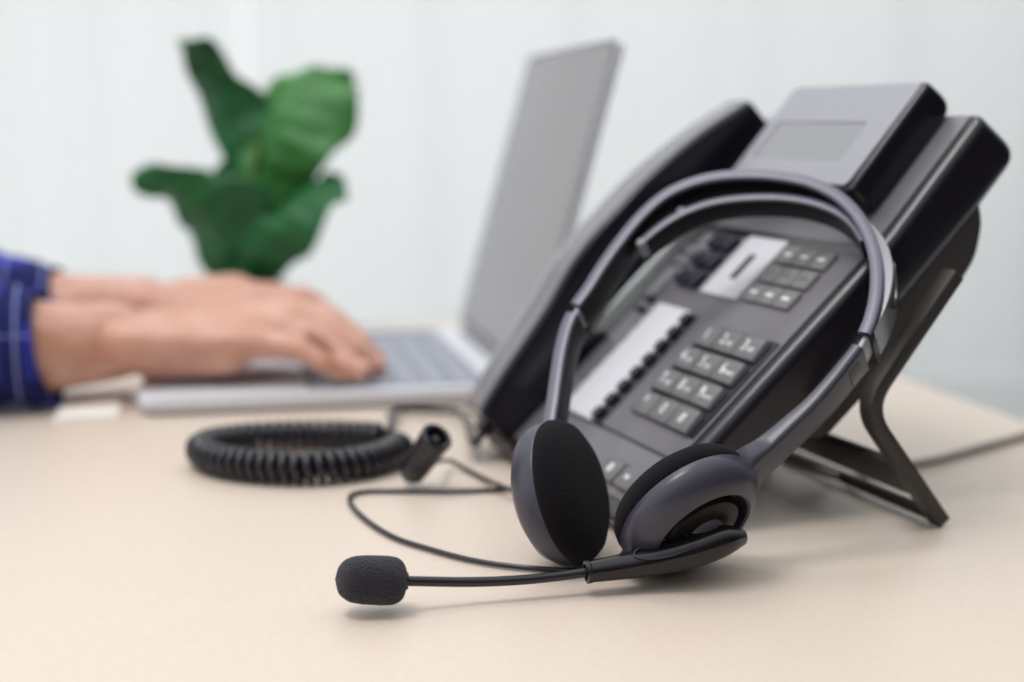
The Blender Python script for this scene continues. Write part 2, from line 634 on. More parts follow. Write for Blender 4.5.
bm = bmesh.new(); pbox(bm, f1, -0.0014, 0.0604, 0.0435, 0.1005, 0.0005, 0.0021, 0.0006)  # black plate paints the shade beside and between the dial keys
o = obj('key_shade', bm, M_black, phone); o['label'] = 'black plate painting the shade around the dial keys'
bm = bmesh.new(); pbox(bm, f1, 0.0770, 0.0850, 0.0305, 0.1030, 0.0005, 0.0019, 0.0006)  # black plate paints the shade along the label strip's right edge
obj('line_key_shade', bm, M_black, phone)
# dial keys ------------------------------------------------------------
rows = [[('1', ''), ('2', 'ABC'), ('3', 'DEF')], [('4', 'GHI'), ('5', 'JKL'), ('6', 'MNO')],
        [('7', 'PQRS'), ('8', 'TUV'), ('9', 'WXYZ')], [('*', ''), ('0', ''), ('#', '')]]
KP, RP = 0.0193, 0.0144
for r, row in enumerate(rows):
    vc = 0.0930 - r * RP - 0.0005
    for c_, (dg, lt) in enumerate(row):
        ac = 0.0502 - c_ * KP
        bm = bmesh.new()
        h0 = 0.0052
        pts = [f1(ac + (KP / 2 - 0.0002 if i & 1 else -KP / 2 + 0.0002), vc + (0.0058 if i & 2 else -0.0058), (h0 + (0.0006 if i & 2 else -0.0006)) if i & 4 else 0.0005) for i in range(8)]
        box8(bm, pts, 0.0009, 2)
        k = obj('dial_key', bm, M_key, phone)
        k['label'] = 'dial key %s' % {'*': 'star', '#': 'hash'}.get(dg, dg)
        tilt = 0.0012 / 0.0116
        yv = (V1 * 0.0116 + N1 * 0.0012).normalized()
        nv = RX.cross(yv).normalized()
        bm = text_bm(dg, 0.0082, f1(ac + (0.0028 if lt else 0.0), vc + 0.0003, h0 + 0.0001), RX, yv, nv)
        if lt:
            b2 = text_bm(lt, 0.0032 if len(lt) < 4 else 0.0027, f1(ac - 0.0034, vc - 0.0011, h0 - 0.0001), RX, yv, nv)
            me = bpy.data.meshes.new('x'); b2.to_mesh(me); bm.from_mesh(me); b2.free(); bpy.data.meshes.remove(me)
        obj('lettering', bm, M_white, k)
# speed-dial strip: white card with scalloped keys down its right side
bm = bmesh.new(); pbox(bm, f1, 0.0840, 0.1190, 0.0300, 0.1035, 0.0008, 0.0042, 0.0008)
o = obj('label_strip', bm, M_card, phone); o['label'] = 'long white paper label strip'
for i in range(8):
    v = 0.0355 + i * 0.0090
    bm = bmesh.new(); pbox(bm, f1, 0.0800, 0.0860, v - 0.0034, v + 0.0034, 0.0008, 0.0052, 0.0013)
    obj('line_key', bm, M_gkey, phone)
    bm = bmesh.new(); pbox(bm, f1, 0.0853, 0.0880, v - 0.0026, v + 0.0026, 0.0030, 0.0053, 0.0009)
    obj('line_lamp', bm, M_card, phone)
for i in range(8):
    v = 0.0355 + i * 0.0090
    bm = bmesh.new(); pbox(bm, f1, 0.1195, 0.1245, v - 0.0030, v + 0.0030, 0.0008, 0.0040, 0.001)
    obj('line_key', bm, M_key, phone)
# menu keys up the left side
bm = bmesh.new(); pbox(bm, f1, 0.1330, 0.1410, 0.1070, 0.1260, 0.0008, 0.0042, 0.0012)
o = obj('menu_key', bm, M_silver, phone); o['label'] = 'silver upright key on the left of the face'
for v in (0.0975, 0.1045):
    bm = bmesh.new(); pbox(bm, f1, 0.1300, 0.1390, v - 0.0016, v + 0.0016, 0.0008, 0.0036, 0.0008)
    obj('menu_lamp', bm, M_gkey, phone)
for v in (0.1330, 0.1400):
    bm = bmesh.new(); pbox(bm, f1, 0.1330, 0.1425, v - 0.0022, v + 0.0022, 0.0008, 0.0036, 0.0008)
    obj('menu_key', bm, M_silver, phone)
# white card with a dark slot
bm = bmesh.new(); pbox(bm, f1, 0.0588, 0.0955, 0.1165, 0.1555, 0.0008, 0.0030, 0.0007)
cardo = obj('name_card', bm, M_card, phone); cardo['label'] = 'white name card with a dark slot'
bm = bmesh.new(); pbox(bm, f1, 0.0735, 0.0800, 0.1275, 0.1440, 0.0024, 0.00325, 0.0004)
obj('slot', bm, M_gkey, cardo)
# glossy navigation keys
for i in range(2):
    for j in range(3):
        bm = bmesh.new()
        a_, v_ = 0.1185 - i * 0.0118, 0.1225 + j * 0.0125
        pbox(bm, f1, a_ - 0.0054, a_ + 0.0054, v_ - 0.0050, v_ + 0.0050, 0.0008, 0.0062, 0.0018)
        obj('navigation_key', bm, M_gkey, phone)
# function keys on the right
for r in range(3):
    for c_ in range(3):
        ac, vc = 0.0490 - c_ * 0.0142, 0.1475 - r * 0.0123
        bm = bmesh.new(); pbox(bm, f1, ac - 0.0069, ac + 0.0069, vc - 0.0052, vc + 0.0052, 0.0005, 0.0032, 0.0008)
        k = obj('function_key', bm, M_fkey, phone)
        bm = bmesh.new()
        pbox(bm, f1, ac - 0.0030, ac + 0.0030, vc - 0.0008, vc + 0.0008, 0.0030, 0.0033)
        obj('mark', bm, M_white if r != 1 else M_gkey, k)
# two keys at the lower edge
for i, ac in enumerate((0.0310, 0.0130)):
    bm = bmesh.new(); pbox(bm, f1, ac - 0.0082, ac + 0.0082, 0.0080, 0.0195, 0.0006, 0.0048, 0.0014)
    k = obj('hold_key', bm, M_key, phone)
    bm = bmesh.new()
    if i == 0:
        lathe(bm, f1(ac, 0.0140, 0.0046), N1, [(0.0026, 0), (0.0026, 0.0004), (0, 0.0004)], 16)
    else:
        pbox(bm, f1, ac - 0.0022, ac + 0.0022, 0.0125, 0.0150, 0.0046, 0.0050)
    obj('mark', bm, M_card, k)
# foot at the lower left corner of the housing
bm = bmesh.new(); pbox(bm, f1, BW - 0.004, BW + 0.006, 0.012, 0.038, -0.020, -0.003, 0.003)
obj('side_foot', bm, M_stand, phone)
# stand: bent plate with cut-outs
SA0, SA1 = -0.034, 0.118


def sp(a, y, z):
    return from_yz(a, y, z)


KN = V((0.0965, 0.0560)); FT = V((0.1385, 0.0022)); UP = V((0.1395, 0.1115))
dl = (FT - KN).normalized(); du = (UP - KN).normalized()
stand = None
bm = bmesh.new()


def strip2(bm, a0, a1, p, q, th, bev=0.0016):
    d = (q - p).normalized(); n2 = V((-d.y, d.x)) * (th / 2)
    pts = []
    for i in range(8):
        b_ = (q if i & 2 else p) + (n2 if i & 4 else -n2)
        pts.append(from_yz(a1 if i & 1 else a0, b_.x, b_.y))
    box8(bm, pts, bev)


def bent(bm, a0, a1, th, bev=0.0014):
    """side strut: closed profile of the bent plate, rounded at the knee."""
    cl = []
    for t in range(9):
        s = t / 8
        k1 = KN + (UP - KN).normalized() * 0.014; k2 = KN + dl * 0.014
        cl.append(k1 * (1 - s) ** 2 + KN * 2 * s * (1 - s) + k2 * s * s)
    cl = [UP] + cl + [FT]
    L_, R2 = [], []
    for i, p in enumerate(cl):
        d = (cl[min(i + 1, len(cl) - 1)] - cl[max(i - 1, 0)]).normalized()
        n2 = V((-d.y, d.x)) * (th / 2)
        L_.append(p + n2); R2.append(p - n2)
    pl = [tuple(p) for p in L_ + R2[::-1]]
    prism(bm, pl, [0] * len(pl), a0, a1, bev, 2)


bent(bm, SA0, SA0 + 0.010, 0.0065)
stand = obj('stand', bm, M_stand, phone)
stand['label'] = 'bent plate stand that props the phone up'
bm = bmesh.new(); bent(bm, SA1 - 0.010, SA1, 0.0065); obj('strut', bm, M_stand, stand)
p0 = KN + dl * 0.0330; p1 = KN + dl * 0.0530
bm = bmesh.new(); strip2(bm, SA0 + 0.009, SA1 - 0.009, p0, p1, 0.005); obj('crossbar', bm, M_stand, stand)
p0 = KN + dl * 0.0625
bm = bmesh.new(); strip2(bm, SA0 + 0.004, SA1 - 0.004, p0, FT, 0.005); obj('foot_bar', bm, M_brown, stand)
bm = bmesh.new()
p0 = KN + du * 0.052
strip2(bm, 0.0, SA1 - 0.002, p0, UP, 0.006); obj('mounting_plate', bm, M_brown, stand)
# line cord running away across the desk to the right
line = [sp(0.06, 0.112, 0.012), sp(0.045, 0.140, 0.0035), tab(873, 470, 0.0028), tab(930, 461, 0.0028), tab(985, 446, 0.0028), tab(1024, 435, 0.0028), tab(1060, 426, 0.0028) ]
end_ = tpt(TX1 + 0.006, ER.dot(line[-1]) + 0.01, -0.004)
line = [p for p in line if E1.dot(p) < TX1 - 0.012] + [tpt(TX1 - 0.002, ER.dot(end_) - 0.004, 0.0028), end_, end_ + V((0.004, 0.003, -0.15)), end_ + V((0.0, 0.02, -0.5)), V((end_.x + .03, end_.y + .1, FLOOR + 0.004))]
bm = bmesh.new(); tube(bm, crom(line, 8), 0.0023, 8)
tag(obj('line_cord', bm, M_cable), 'grey-brown cord lying on the desk behind the phone stand', 'cord')

# handset ----------------------------------------------------------------
hs_root = thing('telephone_handset', 'black telephone handset lying in the cradle on the left of the phone', 'handset', f1(0.1665, 0.02, 0.0), PSI - math.pi / 2)
prof_t = [(0.000, 0.0190), (0.003, 0.0235), (0.024, 0.0285), (0.046, 0.0325), (0.066, 0.0365), (0.088, 0.0425), (0.108, 0.0450), (0.128, 0.0455), (0.154, 0.0455), (0.186, 0.0415), (0.205, 0.0375), (0.217, 0.0345), (0.2210, 0.0335)]
prof_b = [(0.000, 0.0055), (0.004, 0.0008), (0.024, 0.0005), (0.046, 0.0040), (0.066, 0.0075), (0.088, 0.0105), (0.108, 0.0115), (0.128, 0.0115), (0.154, 0.0105), (0.186, 0.0095), (0.205, 0.0085), (0.216, 0.0105), (0.2210, 0.0135)]
top_c = crom([(p[0], p[1], 0) for p in prof_t], 3); bot_c = crom([(p[0], p[1], 0) for p in prof_b], 3)
secs = []
HA0, HA1 = 0.1450, 0.1880
for t_, b_ in zip(top_c, bot_c):
    inset = 0.003 if t_ in (top_c[0], top_c[-1]) else 0.0
    out_l = rrect(HA0 + inset, HA1 - inset, 0, 1, 0.0001, 1)
    hgt = max(t_.y - b_.y, 0.004)
    r_ = min(0.0030, hgt * 0.3)
    sec = []
    for (a_, w_) in rrect(HA0 + inset, HA1 - inset, b_.y, b_.y + hgt, r_, 4):
        s_ = (w_ - b_.y) / hgt
        v_ = b_.x + (t_.x - b_.x) * s_
        crown = (0.0020 * (1 - ((a_ - 0.1665) / 0.0215) ** 2) - 0.0065 * ((a_ - HA0) / 0.043) ** 2) * s_
        sec.append(f1(a_, v_, w_ + crown + 0.0002))
    secs.append(sec)
bm = bmesh.new(); loft(bm, secs)
hbody = obj('handset_shell', bm, M_black, hs_root, smooth=50)
bm = bmesh.new()                                        # grey top layer: sky reflection put into the colour
sec2 = []
for t_, b_ in list(zip(top_c, bot_c))[1:-1]:
    row = []
    for k in range(9):
        a_ = HA0 + 0.0022 + (HA1 - HA0 - 0.0044) * k / 8
        crown = 0.0020 * (1 - ((a_ - 0.1665) / 0.0215) ** 2) - 0.0065 * ((a_ - HA0) / 0.043) ** 2
        row.append((a_, t_.x, t_.y + crown + 0.0006))
    sec2.append([f1(*p) for p in row] + [f1(p[0], p[1], p[2] - 0.0016) for p in row[::-1]])
loft(bm, sec2)
o = obj('top_sheen', bm, M_hsheen, hbody, smooth=60); o['label'] = 'smooth handset top, sky reflection put into its grey'
bm = bmesh.new(); pbox(bm, f1, 0.1510, 0.1610, -0.006, 0.004, 0.0075, 0.0155, 0.0015)
obj('cord_socket', bm, M_black, hs_root)

# coiled cord ---------------------------------------------------------------
ZC = 0.0087
path = [tab(*p, ZC) for p in ((399, 447), (386, 455), (355, 463), (310, 467.5), (262, 466), (222, 460.5), (203, 452.5), (206, 445), (235, 439), (280, 435.5), (325, 434.5), (362, 436), (384, 438))]
pc = crom(path, 40)
hel = []
ln = 0.0
ref = V((0, 0, 1))
for i, p in enumerate(pc):
    t = (pc[min(i + 1, len(pc) - 1)] - pc[max(i - 1, 0)]).normalized()
    if i:
        ln += (p - pc[i - 1]).length
    u = ref.cross(t).normalized()
    ang = 2 * math.pi * ln / 0.0054
    hel.append((p, u, ref, ln))
# resample evenly by angle
tot = hel[-1][3]
pts = []
N_ = int(tot / 0.0054 * 12)
j = 0
for i in range(N_ + 1):
    s = tot * i / N_
    while j < len(hel) - 2 and hel[j + 1][3] < s:
        j += 1
    f_ = (s - hel[j][3]) / max(hel[j + 1][3] - hel[j][3], 1e-9)
    p = hel[j][0].lerp(hel[j + 1][0], f_); u = hel[j][1].lerp(hel[j + 1][1], f_).normalized()
    a = 2 * math.pi * s / 0.0054
    pts.append(p + (u * math.cos(a) + ref * math.sin(a)) * 0.0061)
tail = crom([pts[-1], tab(392, 424, 0.010), tab(391, 414, 0.006), tab(404, 409, 0.004), tab(432, 410, 0.0055), tab(464, 415, 0.006), f1(0.156, -0.012, 0.0105), f1(0.156, -0.005, 0.0105)], 6)[1:]
bm = bmesh.new(); tube(bm, pts + tail, 0.00245, 7)
tag(obj('coiled_cord', bm, M_cord, smooth=60), 'black coiled handset cord curled in a loop on the desk', 'cord')

# ------------------------------------------------------------------ headset
ho = V((0.0487, 0.5577, 0.0372))
hs_, hn_, ht_ = V((0.8438, -0.5334, -0.0585)), V((0.3159, 0.5819, -0.7494)), V((0.4338, 0.6139, 0.6596))
_dl = math.radians(4.5)
ht_, hn_ = ht_ * math.cos(_dl) - hn_ * math.sin(_dl), hn_ * math.cos(_dl) + ht_ * math.sin(_dl)
headset = thing('headset', 'black call-centre headset leaning against the front of the phone', 'headset', V((ho.x, ho.y, 0)))


def hp(px, py, n=0.0):
    """point on the head band's plane (shifted n behind its front edge) as (s, t)."""
    p = hit(px, py, ho + hn_ * n, hn_) - ho
    return (p.dot(hs_), p.dot(ht_))


def h3(s, t, n):
    return ho + hs_ * s + ht_ * t + hn_ * n


def strap(bm, pts, th, dep, n0=0.0, r=0.0012, flip=1):
    """flat strip following (s,t) points; th/dep numbers or functions of 0..1."""
    c = crom([(p[0], p[1], 0) for p in pts], 8)
    secs = []
    N = len(c)
    for i, p in enumerate(c):
        d = (c[min(i + 1, N - 1)] - c[max(i - 1, 0)]).normalized()
        nn = V((-d.y, d.x, 0))
        f_ = i / (N - 1)
        th_ = th(f_) if callable(th) else th
        de_ = dep(f_) if callable(dep) else dep
        n0_ = n0(f_) if callable(n0) else n0
        sec = []
        for (a, b) in rrect(-th_ / 2, th_ / 2, n0_, n0_ + de_, min(r, th_ * .4), 2):
            q = p + nn * a
            sec.append(h3(q.x, q.y, b))
        secs.append(sec)
    loft(bm, secs)


band_px = [(575.5, 304), (587.5, 288), (602, 265), (620, 240), (641, 215), (664, 195), (690, 182.5), (720, 175.5), (757, 174), (785, 176.5), (810, 182), (832, 192), (848, 204.5), (860, 219), (869, 236), (874.5, 255), (876.5, 275), (875, 297), (870, 318), (864, 333)]
bm = bmesh.new()
strap(bm, [hp(*p) for p in band_px], 0.0050, lambda f: 0.0155 + 0.0025 * math.sin(math.pi * f) + 0.006 * max(0, min(1, (f - 0.66) / 0.12)))
band = obj('headband', bm, M_band, headset, smooth=50)
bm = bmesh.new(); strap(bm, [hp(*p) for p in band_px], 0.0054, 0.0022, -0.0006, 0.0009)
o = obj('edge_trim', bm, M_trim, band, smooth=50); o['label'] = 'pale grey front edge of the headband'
# slot insert on the right end of the band
c = [hp(*p) for p in band_px]
bm = bmesh.new()
out_pts = []
cc = crom([(p[0], p[1], 0) for p in c], 8)
sub = cc[118:136]
secs = []
for i, p in enumerate(sub):
    d = (sub[min(i + 1, len(sub) - 1)] - sub[max(i - 1, 0)]).normalized(); nn = V((-d.y, d.x, 0))
    f_ = i / (len(sub) - 1); hw = 0.0027 * math.sqrt(max(0.02, 1 - (2 * f_ - 1) ** 4))
    ms = 0.0100
    secs.append([h3(*(p + nn * k).xy, ms + w) for k, w in ((0.0030, -hw), (0.0030, hw), (0.0071, hw), (0.0071, -hw))])
loft(bm, secs)
obj('band_slot', bm, M_hsdark, band)
sub = cc[104:149]
secs = []
for i, p in enumerate(sub):
    d = (sub[min(i + 1, len(sub) - 1)] - sub[max(i - 1, 0)]).normalized(); nn = V((-d.y, d.x, 0))
    f_ = i / (len(sub) - 1)
    wd = 0.0155 * min(1, 0.15 + f_ * 1.4)
    bul = 0.0038 * math.sin(math.pi * f_ ** 0.8) ** 1.3
    secs.append([h3(*(p + nn * k).xy, w) for k, w in ((0.0022, 0.0024), (0.0022, 0.0035 + wd), (0.0026 + bul, 0.0035 + wd), (0.0026 + bul, 0.0024))])
bm = bmesh.new(); loft(bm, secs)
o = obj('outer_plate', bm, M_chrome, band); o['label'] = 'bright metal strip along the outer right side'
# inner strap
inner_px = [(638, 245), (650, 234), (666, 222), (684, 212), (705, 204), (730, 199), (757, 197), (785, 197.5), (812, 202), (836, 211), (853, 224), (864, 240)]
bm = bmesh.new()
strap(bm, [hp(px, py, 0.0045) for px, py in inner_px], 0.0036, 0.0125, 0.0045)
istr = obj('inner_strap', bm, M_band, headset)
bm = bmesh.new(); strap(bm, [hp(px, py, 0.0045) for px, py in inner_px], 0.0038, 0.0016, 0.0040, 0.0008)
obj('strap_trim', bm, M_trim, istr)
bm = bmesh.new()
q = h3(*hp(641, 243, 0.0045), 0.0045)
lathe(bm, q, -hn_, [(0, -0.008), (0.0022, -0.008), (0.0022, 0.0008), (0.0014, 0.0016), (0, 0.0018)], 16)
obj('stud', bm, M_silver, istr)
bm = bmesh.new()
q = h3(*hp(681, 211, 0.0045), 0.0045)
lathe(bm, q, -hn_, [(0, -0.006), (0.0022, -0.006), (0.0022, 0.0005), (0, 0.0008)], 12)
obj('stud', bm, M_trim, istr)
# left and right slider pins
for a_, b_ in (((577, 302), (572, 314)), ((866, 330), (858, 345))):
    bm = bmesh.new(); strap(bm, [hp(*a_), hp((a_[0] + b_[0]) / 2, (a_[1] + b_[1]) / 2), hp(*b_)], 0.0026, 0.012, 0.002)
    obj('slider', bm, M_silver, band)

# ear cups: centres, outward axes
def camdir(x, y, z):
    return (R_ * x + U_ * y - F_ * z).normalized()


RN = camdir(0.46, -0.66, 0.58)
LNIN = camdir(0.873, 0.25, 0.375)


def rest(n, prof):
    q = math.sqrt(1 - n.z * n.z)
    return max(r_ * q - h_ * n.z for r_, h_ in prof)


RC = tab(688, 511, rest(RN, [(0.0298, 0.0015), (0.0288, 0.005), (0.0262, 0.0085), (0.0232, 0.0108)]) + 0.0001)
LC = tab(581, 488, rest(LNIN, [(0.0294, -0.006), (0.0288, -0.003), (0.0295, -0.009), (0.0284, -0.0136), (0.0255, -0.0181)]) + 0.0002)          # inward: from left cup towards the other one
RAD = 0.0296


def bez(p, q, n):
    return [p.lerp(q, i / n) for i in range(n + 1)]


# left arm: from the slider down to the left cup
left_px = [(572, 313), (566, 327), (560, 350), (556, 375), (552.5, 400), (549, 422), (546, 446)]
bm = bmesh.new()
strap(bm, [hp(*p) for p in left_px], lambda f: 0.0050 + 0.0008 * f, lambda f: 0.016 - 0.002 * f, 0.0)
larm = obj('left_arm', bm, M_band, headset, smooth=50)
bm = bmesh.new(); strap(bm, [hp(*p) for p in left_px], 0.0057, 0.0024, -0.0006, 0.0009)
obj('arm_trim', bm, M_trim, larm, smooth=50)
# left shell + cushion
bm = bmesh.new()
lathe(bm, LC - LNIN * 0.0055, -LNIN, [(0.0265, -0.002), (RAD - 0.001, 0.0), (RAD - 0.0004, 0.003), (0.0284, 0.0080), (0.0255, 0.0125), (0.0200, 0.0158), (0.011, 0.0172), (0, 0.0175)], 64)
lshell = obj('left_ear_cup', bm, M_hs, headset, smooth=60)
bm = bmesh.new()
cush = [(0.0, 0.0050), (0.008, 0.0050), (0.016, 0.0043), (0.022, 0.0028), (0.0265, 0.0002), (0.0288, -0.0030), (0.0294, -0.0060), (0.0285, -0.0088), (0.024, -0.0095)]
lathe(bm, LC, LNIN, cush[::-1], 72)
o = obj('left_ear_cushion', bm, M_foam, lshell, smooth=180); o['label'] = 'round black foam ear cushion'
# right shell: domed ring, dark groove, glossy inner disc
bm = bmesh.new()
lathe(bm, RC, RN, [(0.0270, -0.0040), (RAD, -0.0015), (RAD + 0.0002, 0.0015), (0.0288, 0.0050), (0.0262, 0.0085), (0.0232, 0.0108), (0.0212, 0.0114), (0.0202, 0.0108), (0.0200, 0.0055), (0, 0.0055)], 72)
rshell = obj('right_ear_cup', bm, M_hs, headset, smooth=45)
bm = bmesh.new()
lathe(bm, RC, RN, [(0.0199, 0.0056), (0.0199, 0.0062), (0, 0.0062)], 64)
obj('groove', bm, M_hsdark, rshell)
bm = bmesh.new()
lathe(bm, RC + RN * 0.0058, RN, [(0.0172, 0.0), (0.0172, 0.0030), (0.0160, 0.0048), (0.011, 0.0060), (0, 0.0064)], 64)
obj('cap', bm, M_cap, rshell)
bm = bmesh.new()
lathe(bm, RC - RN * 0.0105, -RN, cush[::-1], 72)
o = obj('right_ear_cushion', bm, M_foam, rshell, smooth=180); o['label'] = 'black foam ear cushion facing the phone'
# right arm flows from the slider into the shell rim
rim = RC + RN * 0.0056
ax_up = (h3(*hp(846, 356), 0.008) - RC); ax_up = (ax_up - RN * ax_up.dot(RN)).normalized()
ax_side = RN.cross(ax_up)
secs = []
right_px = [(857, 345), (846, 359), (829, 380), (808, 403), (786, 423), (768, 439)]
rp = crom([(*hp(*p), 0) for p in right_px], 5)
N_ = len(rp)
for i, p in enumerate(rp):
    d = (rp[min(i + 1, N_ - 1)] - rp[max(i - 1, 0)]).normalized(); nn = V((-d.y, d.x, 0))
    f_ = i / (N_ - 1)
    th_ = 0.0056 + 0.0030 * f_ * f_; de = 0.0165 - 0.002 * f_
    secs.append([h3(*(p + nn * a).xy, b) for a, b in rrect(-th_ / 2, th_ / 2, 0, de, 0.002, 3)])
last = secs[-1]
cl = sum(last, V()) / len(last)
tgt_c = rim + ax_up * 0.0230
# target section on the rim: wide along ax_side, thin along the cup axis
tgt = []
n_s = len(last)
base_angles = []
dd = (rp[-1] - rp[-2]).normalized(); e_dir = (hs_ * dd.x + ht_ * dd.y).normalized(); e_out = (hs_ * -dd.y + ht_ * dd.x).normalized(); e_dep = hn_
for p in last:
    q = p - cl
    x, y = q.dot(e_out) / 0.0043, q.dot(e_dep) / 0.0073
    tgt.append(tgt_c + RN * (x * 0.0048 * (1 if e_out.dot(RN) > 0 else -1)) + RN * (-0.0062 * y * y) + ax_side * (y * 0.0160 * (1 if e_dep.dot(ax_side) > 0 else -1)))
for k in range(1, 15):
    f_ = k / 14
    g = f_ * f_ * (3 - 2 * f_)
    row = []
    for p, q in zip(last, tgt):
        m_ = p.lerp(q, f_)
        # keep the neck slim, flare late
        cm = cl * (1 - f_) ** 2 + (cl + e_dir * ((tgt_c - cl).length * 0.5)) * (2 * f_ * (1 - f_)) + tgt_c * f_ * f_
        flare = (p - cl).lerp(q - tgt_c, f_ ** 1.45)
        row.append(cm + flare)
    secs.append(row)
bm = bmesh.new(); loft(bm, secs)
rarm = obj('right_arm', bm, M_hs, headset, smooth=50)
# small dark inserts along the arm's outer side
for (pa, pb) in (((851, 352), (841, 365)),):
    bm = bmesh.new(); a_ = hp(*pa); b_ = hp(*pb)
    d = (V((*b_, 0)) - V((*a_, 0))).normalized(); nn = V((-d.y, d.x, 0)) * 0.0024
    strap(bm, [(a_[0] + nn.x, a_[1] + nn.y), (b_[0] + nn.x, b_[1] + nn.y)], 0.0016, 0.010, 0.0035, 0.0004)
    obj('slider_slot', bm, M_hsdark, rarm)

# microphone boom
MIC = at(370, 580, 0.4930)
PIV = RC + RN * 0.0125
BA = at(741, 537, PIV.y + 0.004)           # butt end of the boom housing
BY = lambda t: PIV.y + (MIC.y + 0.0 - PIV.y) * t
B1 = at(720, 541, BY(0.06)); B2 = at(690, 551, BY(0.14)); B3 = at(650, 561, BY(0.22)); B4 = at(620, 567, BY(0.29)); B5 = at(588, 572, BY(0.38))
for q_ in (BA, B1, B2):
    pass
hc = crom([BA, B1, B2, B3, B4, B5], 6)
rad_pts = [0.0035, 0.0064, 0.0068, 0.0058, 0.0048, 0.0041]
rads = [p.x for p in crom([(r, 0, 0) for r in rad_pts], 6)]
bm = bmesh.new()
tube(bm, [hc[0] + (hc[0] - hc[1]).normalized() * 0.0022] + hc, [0.0012] + rads, 20)
boomh = obj('boom_housing', bm, M_hsdark, headset, smooth=60)
d_end = (hc[-1] - hc[-2]).normalized()
bm = bmesh.new(); lathe(bm, hc[-1], d_end, [(0.0041, -0.001), (0.0044, -0.0006), (0.0044, 0.0008), (0.0032, 0.0010), (0.0030, -0.001)], 24)
obj('collar', bm, M_cord, boomh)
bm = bmesh.new()
up_ = camdir(0.0, 0.75, 0.66)
elp = []
cmid = (B2 + B3) * 0.5 + up_ * 0.0034
dx_ = (B4 - B2).normalized(); dy_ = up_.cross(dx_).normalized()
for k in range(28):
    a = 2 * math.pi * k / 28
    x_ = math.cos(a) * 0.0125; y_ = math.sin(a) * 0.0040
    elp.append(cmid + dx_ * (x_ + 0.002) + dy_ * y_ + up_ * (0.0027 - 40 * y_ * y_ - 0.035 * (x_ + .002)))
tube(bm, elp, 0.0005, 6, closed=True)
obj('mute_button_rim', bm, M_hs, boomh)
bm = bmesh.new()
lathe(bm, RC + RN * 0.009, RN, [(0.0085, 0), (0.0080, 0.0040), (0.0062, 0.0062), (0, 0.0065)], 32)
piv = obj('boom_pivot', bm, M_hs, headset)
bm = bmesh.new(); tube(bm, crom([RC + RN * 0.0115, (RC + RN * 0.014).lerp(B1, 0.5), B1], 6), [0.0058] * 7 + [0.005] * 6, 18)
obj('pivot_neck', bm, M_hsdark, piv)
mend = at(407, 581, 0.4950)
bc = crom([hc[-1], at(560, 576, BY(0.46)), at(520, 580, BY(0.57)), at(470, 582, BY(0.72)), mend, at(390, 580.5, 0.494)], 8)
bm = bmesh.new(); tube(bm, bc, 0.00185, 12)
boom = obj('boom', bm, M_cord, headset, smooth=60)
md = (MIC - mend).normalized()
bm = bmesh.new(); lathe(bm, mend, md, [(0.0018, -0.0006), (0.0030, -0.0004), (0.0034, 0.0006), (0.0034, 0.004)], 24)
obj('mic_collar', bm, M_cord, boom)
bm = bmesh.new()
Lm = 0.0262
prf = []
for k in range(25):
    s = k / 24
    x = -Lm / 2 + Lm * s
    rr = 0.0091 * (1 - abs(2 * s - 1.0) ** 3.6) ** 0.5 if s > .5 else 0.0091 * (1 - abs(2 * s - 1.0) ** 4.5) ** 0.42
    prf.append((max(rr, 0.0) * (1.0 - 0.06 * s), x))
lathe(bm, MIC - md * 0.0006, md, prf, 64)
for v in bm.verts:
    q = (v.co - MIC)
    nz = noise.noise(v.co * 900) * 0.00028 + noise.noise(v.co * 2200) * 0.00016
    v.co += q.normalized() * nz
foam = obj('foam_windscreen', bm, M_mic, boom, smooth=180, mods=(('SUBSURF', dict(levels=2, render_levels=2)),))
foam['label'] = 'round black foam microphone windscreen'
# headset cable
cz = 0.0016
cab = [tab(578, 570.5, cz), tab(520, 567, cz), tab(472, 560, cz), tab(430, 549, cz), tab(395, 537.5, cz), tab(369, 522, cz), tab(353, 507, cz), tab(350.5, 496, cz), tab(366, 491.5, cz), tab(402, 491, cz), tab(450, 491.5, cz), tab(490, 490, cz), tab(522, 488, cz), tab(545, 487.5, cz), tab(555, 493, cz), tab(545, 499, cz), tab(525, 495, 0.0036), tab(502, 486.5, 0.0050), tab(475, 474, cz), tab(450, 461, 0.0045)]
cab = [RC - RN * 0.006 + V((-0.012, -0.002, -0.006)), tab(612, 566, cz + 0.004)] + cab
q0 = tab(412, 472, 0.0075); q1 = at(437, 437, q0.y - 0.012); ax = q1 - q0; L_ = ax.length
cab.append(q0 + ax * 0.55 + V((0.004, -0.004, -0.004)))
bm = bmesh.new(); tube(bm, crom(cab, 8), 0.00115, 8)
o = obj('headset_cable', bm, M_cord, headset, smooth=60)

# plug at the end of the headset cable
bm = bmesh.new()
lathe(bm, q0, ax, [(0, -0.004), (0.004, -0.004), (0.0068, 0.0), (0.0072, L_ * .3), (0.0076, L_ * .8), (0.0080, L_), (0.0070, L_ + 0.0012), (0.0056, L_ + 0.0006), (0.0054, L_ - 0.009), (0, L_ - 0.009)], 28)
cb = obj('cable_plug', bm, M_cord, headset)
bm = bmesh.new(); lathe(bm, q0, ax, [(0.0020, L_ - 0.009), (0.0020, L_ - 0.001), (0, L_ - 0.0008)], 12)
obj('contact_pin', bm, M_cord, cb)
# ------------------------------------------------------------------ laptop
LZ = 0.0110
lh0 = tab(525, 385, LZ)                       # near end of the hinge
LYAW = math.radians(11.5)
LD = V((-math.sin(LYAW), math.cos(LYAW), 0)); LB = V((-math.cos(LYAW), -math.sin(LYAW), 0))
LW, LDP = 0.262, 0.238
laptop = thing('laptop', 'open silver laptop that the person is typing on', 'laptop', V((lh0.x, lh0.y, 0)), LYAW)


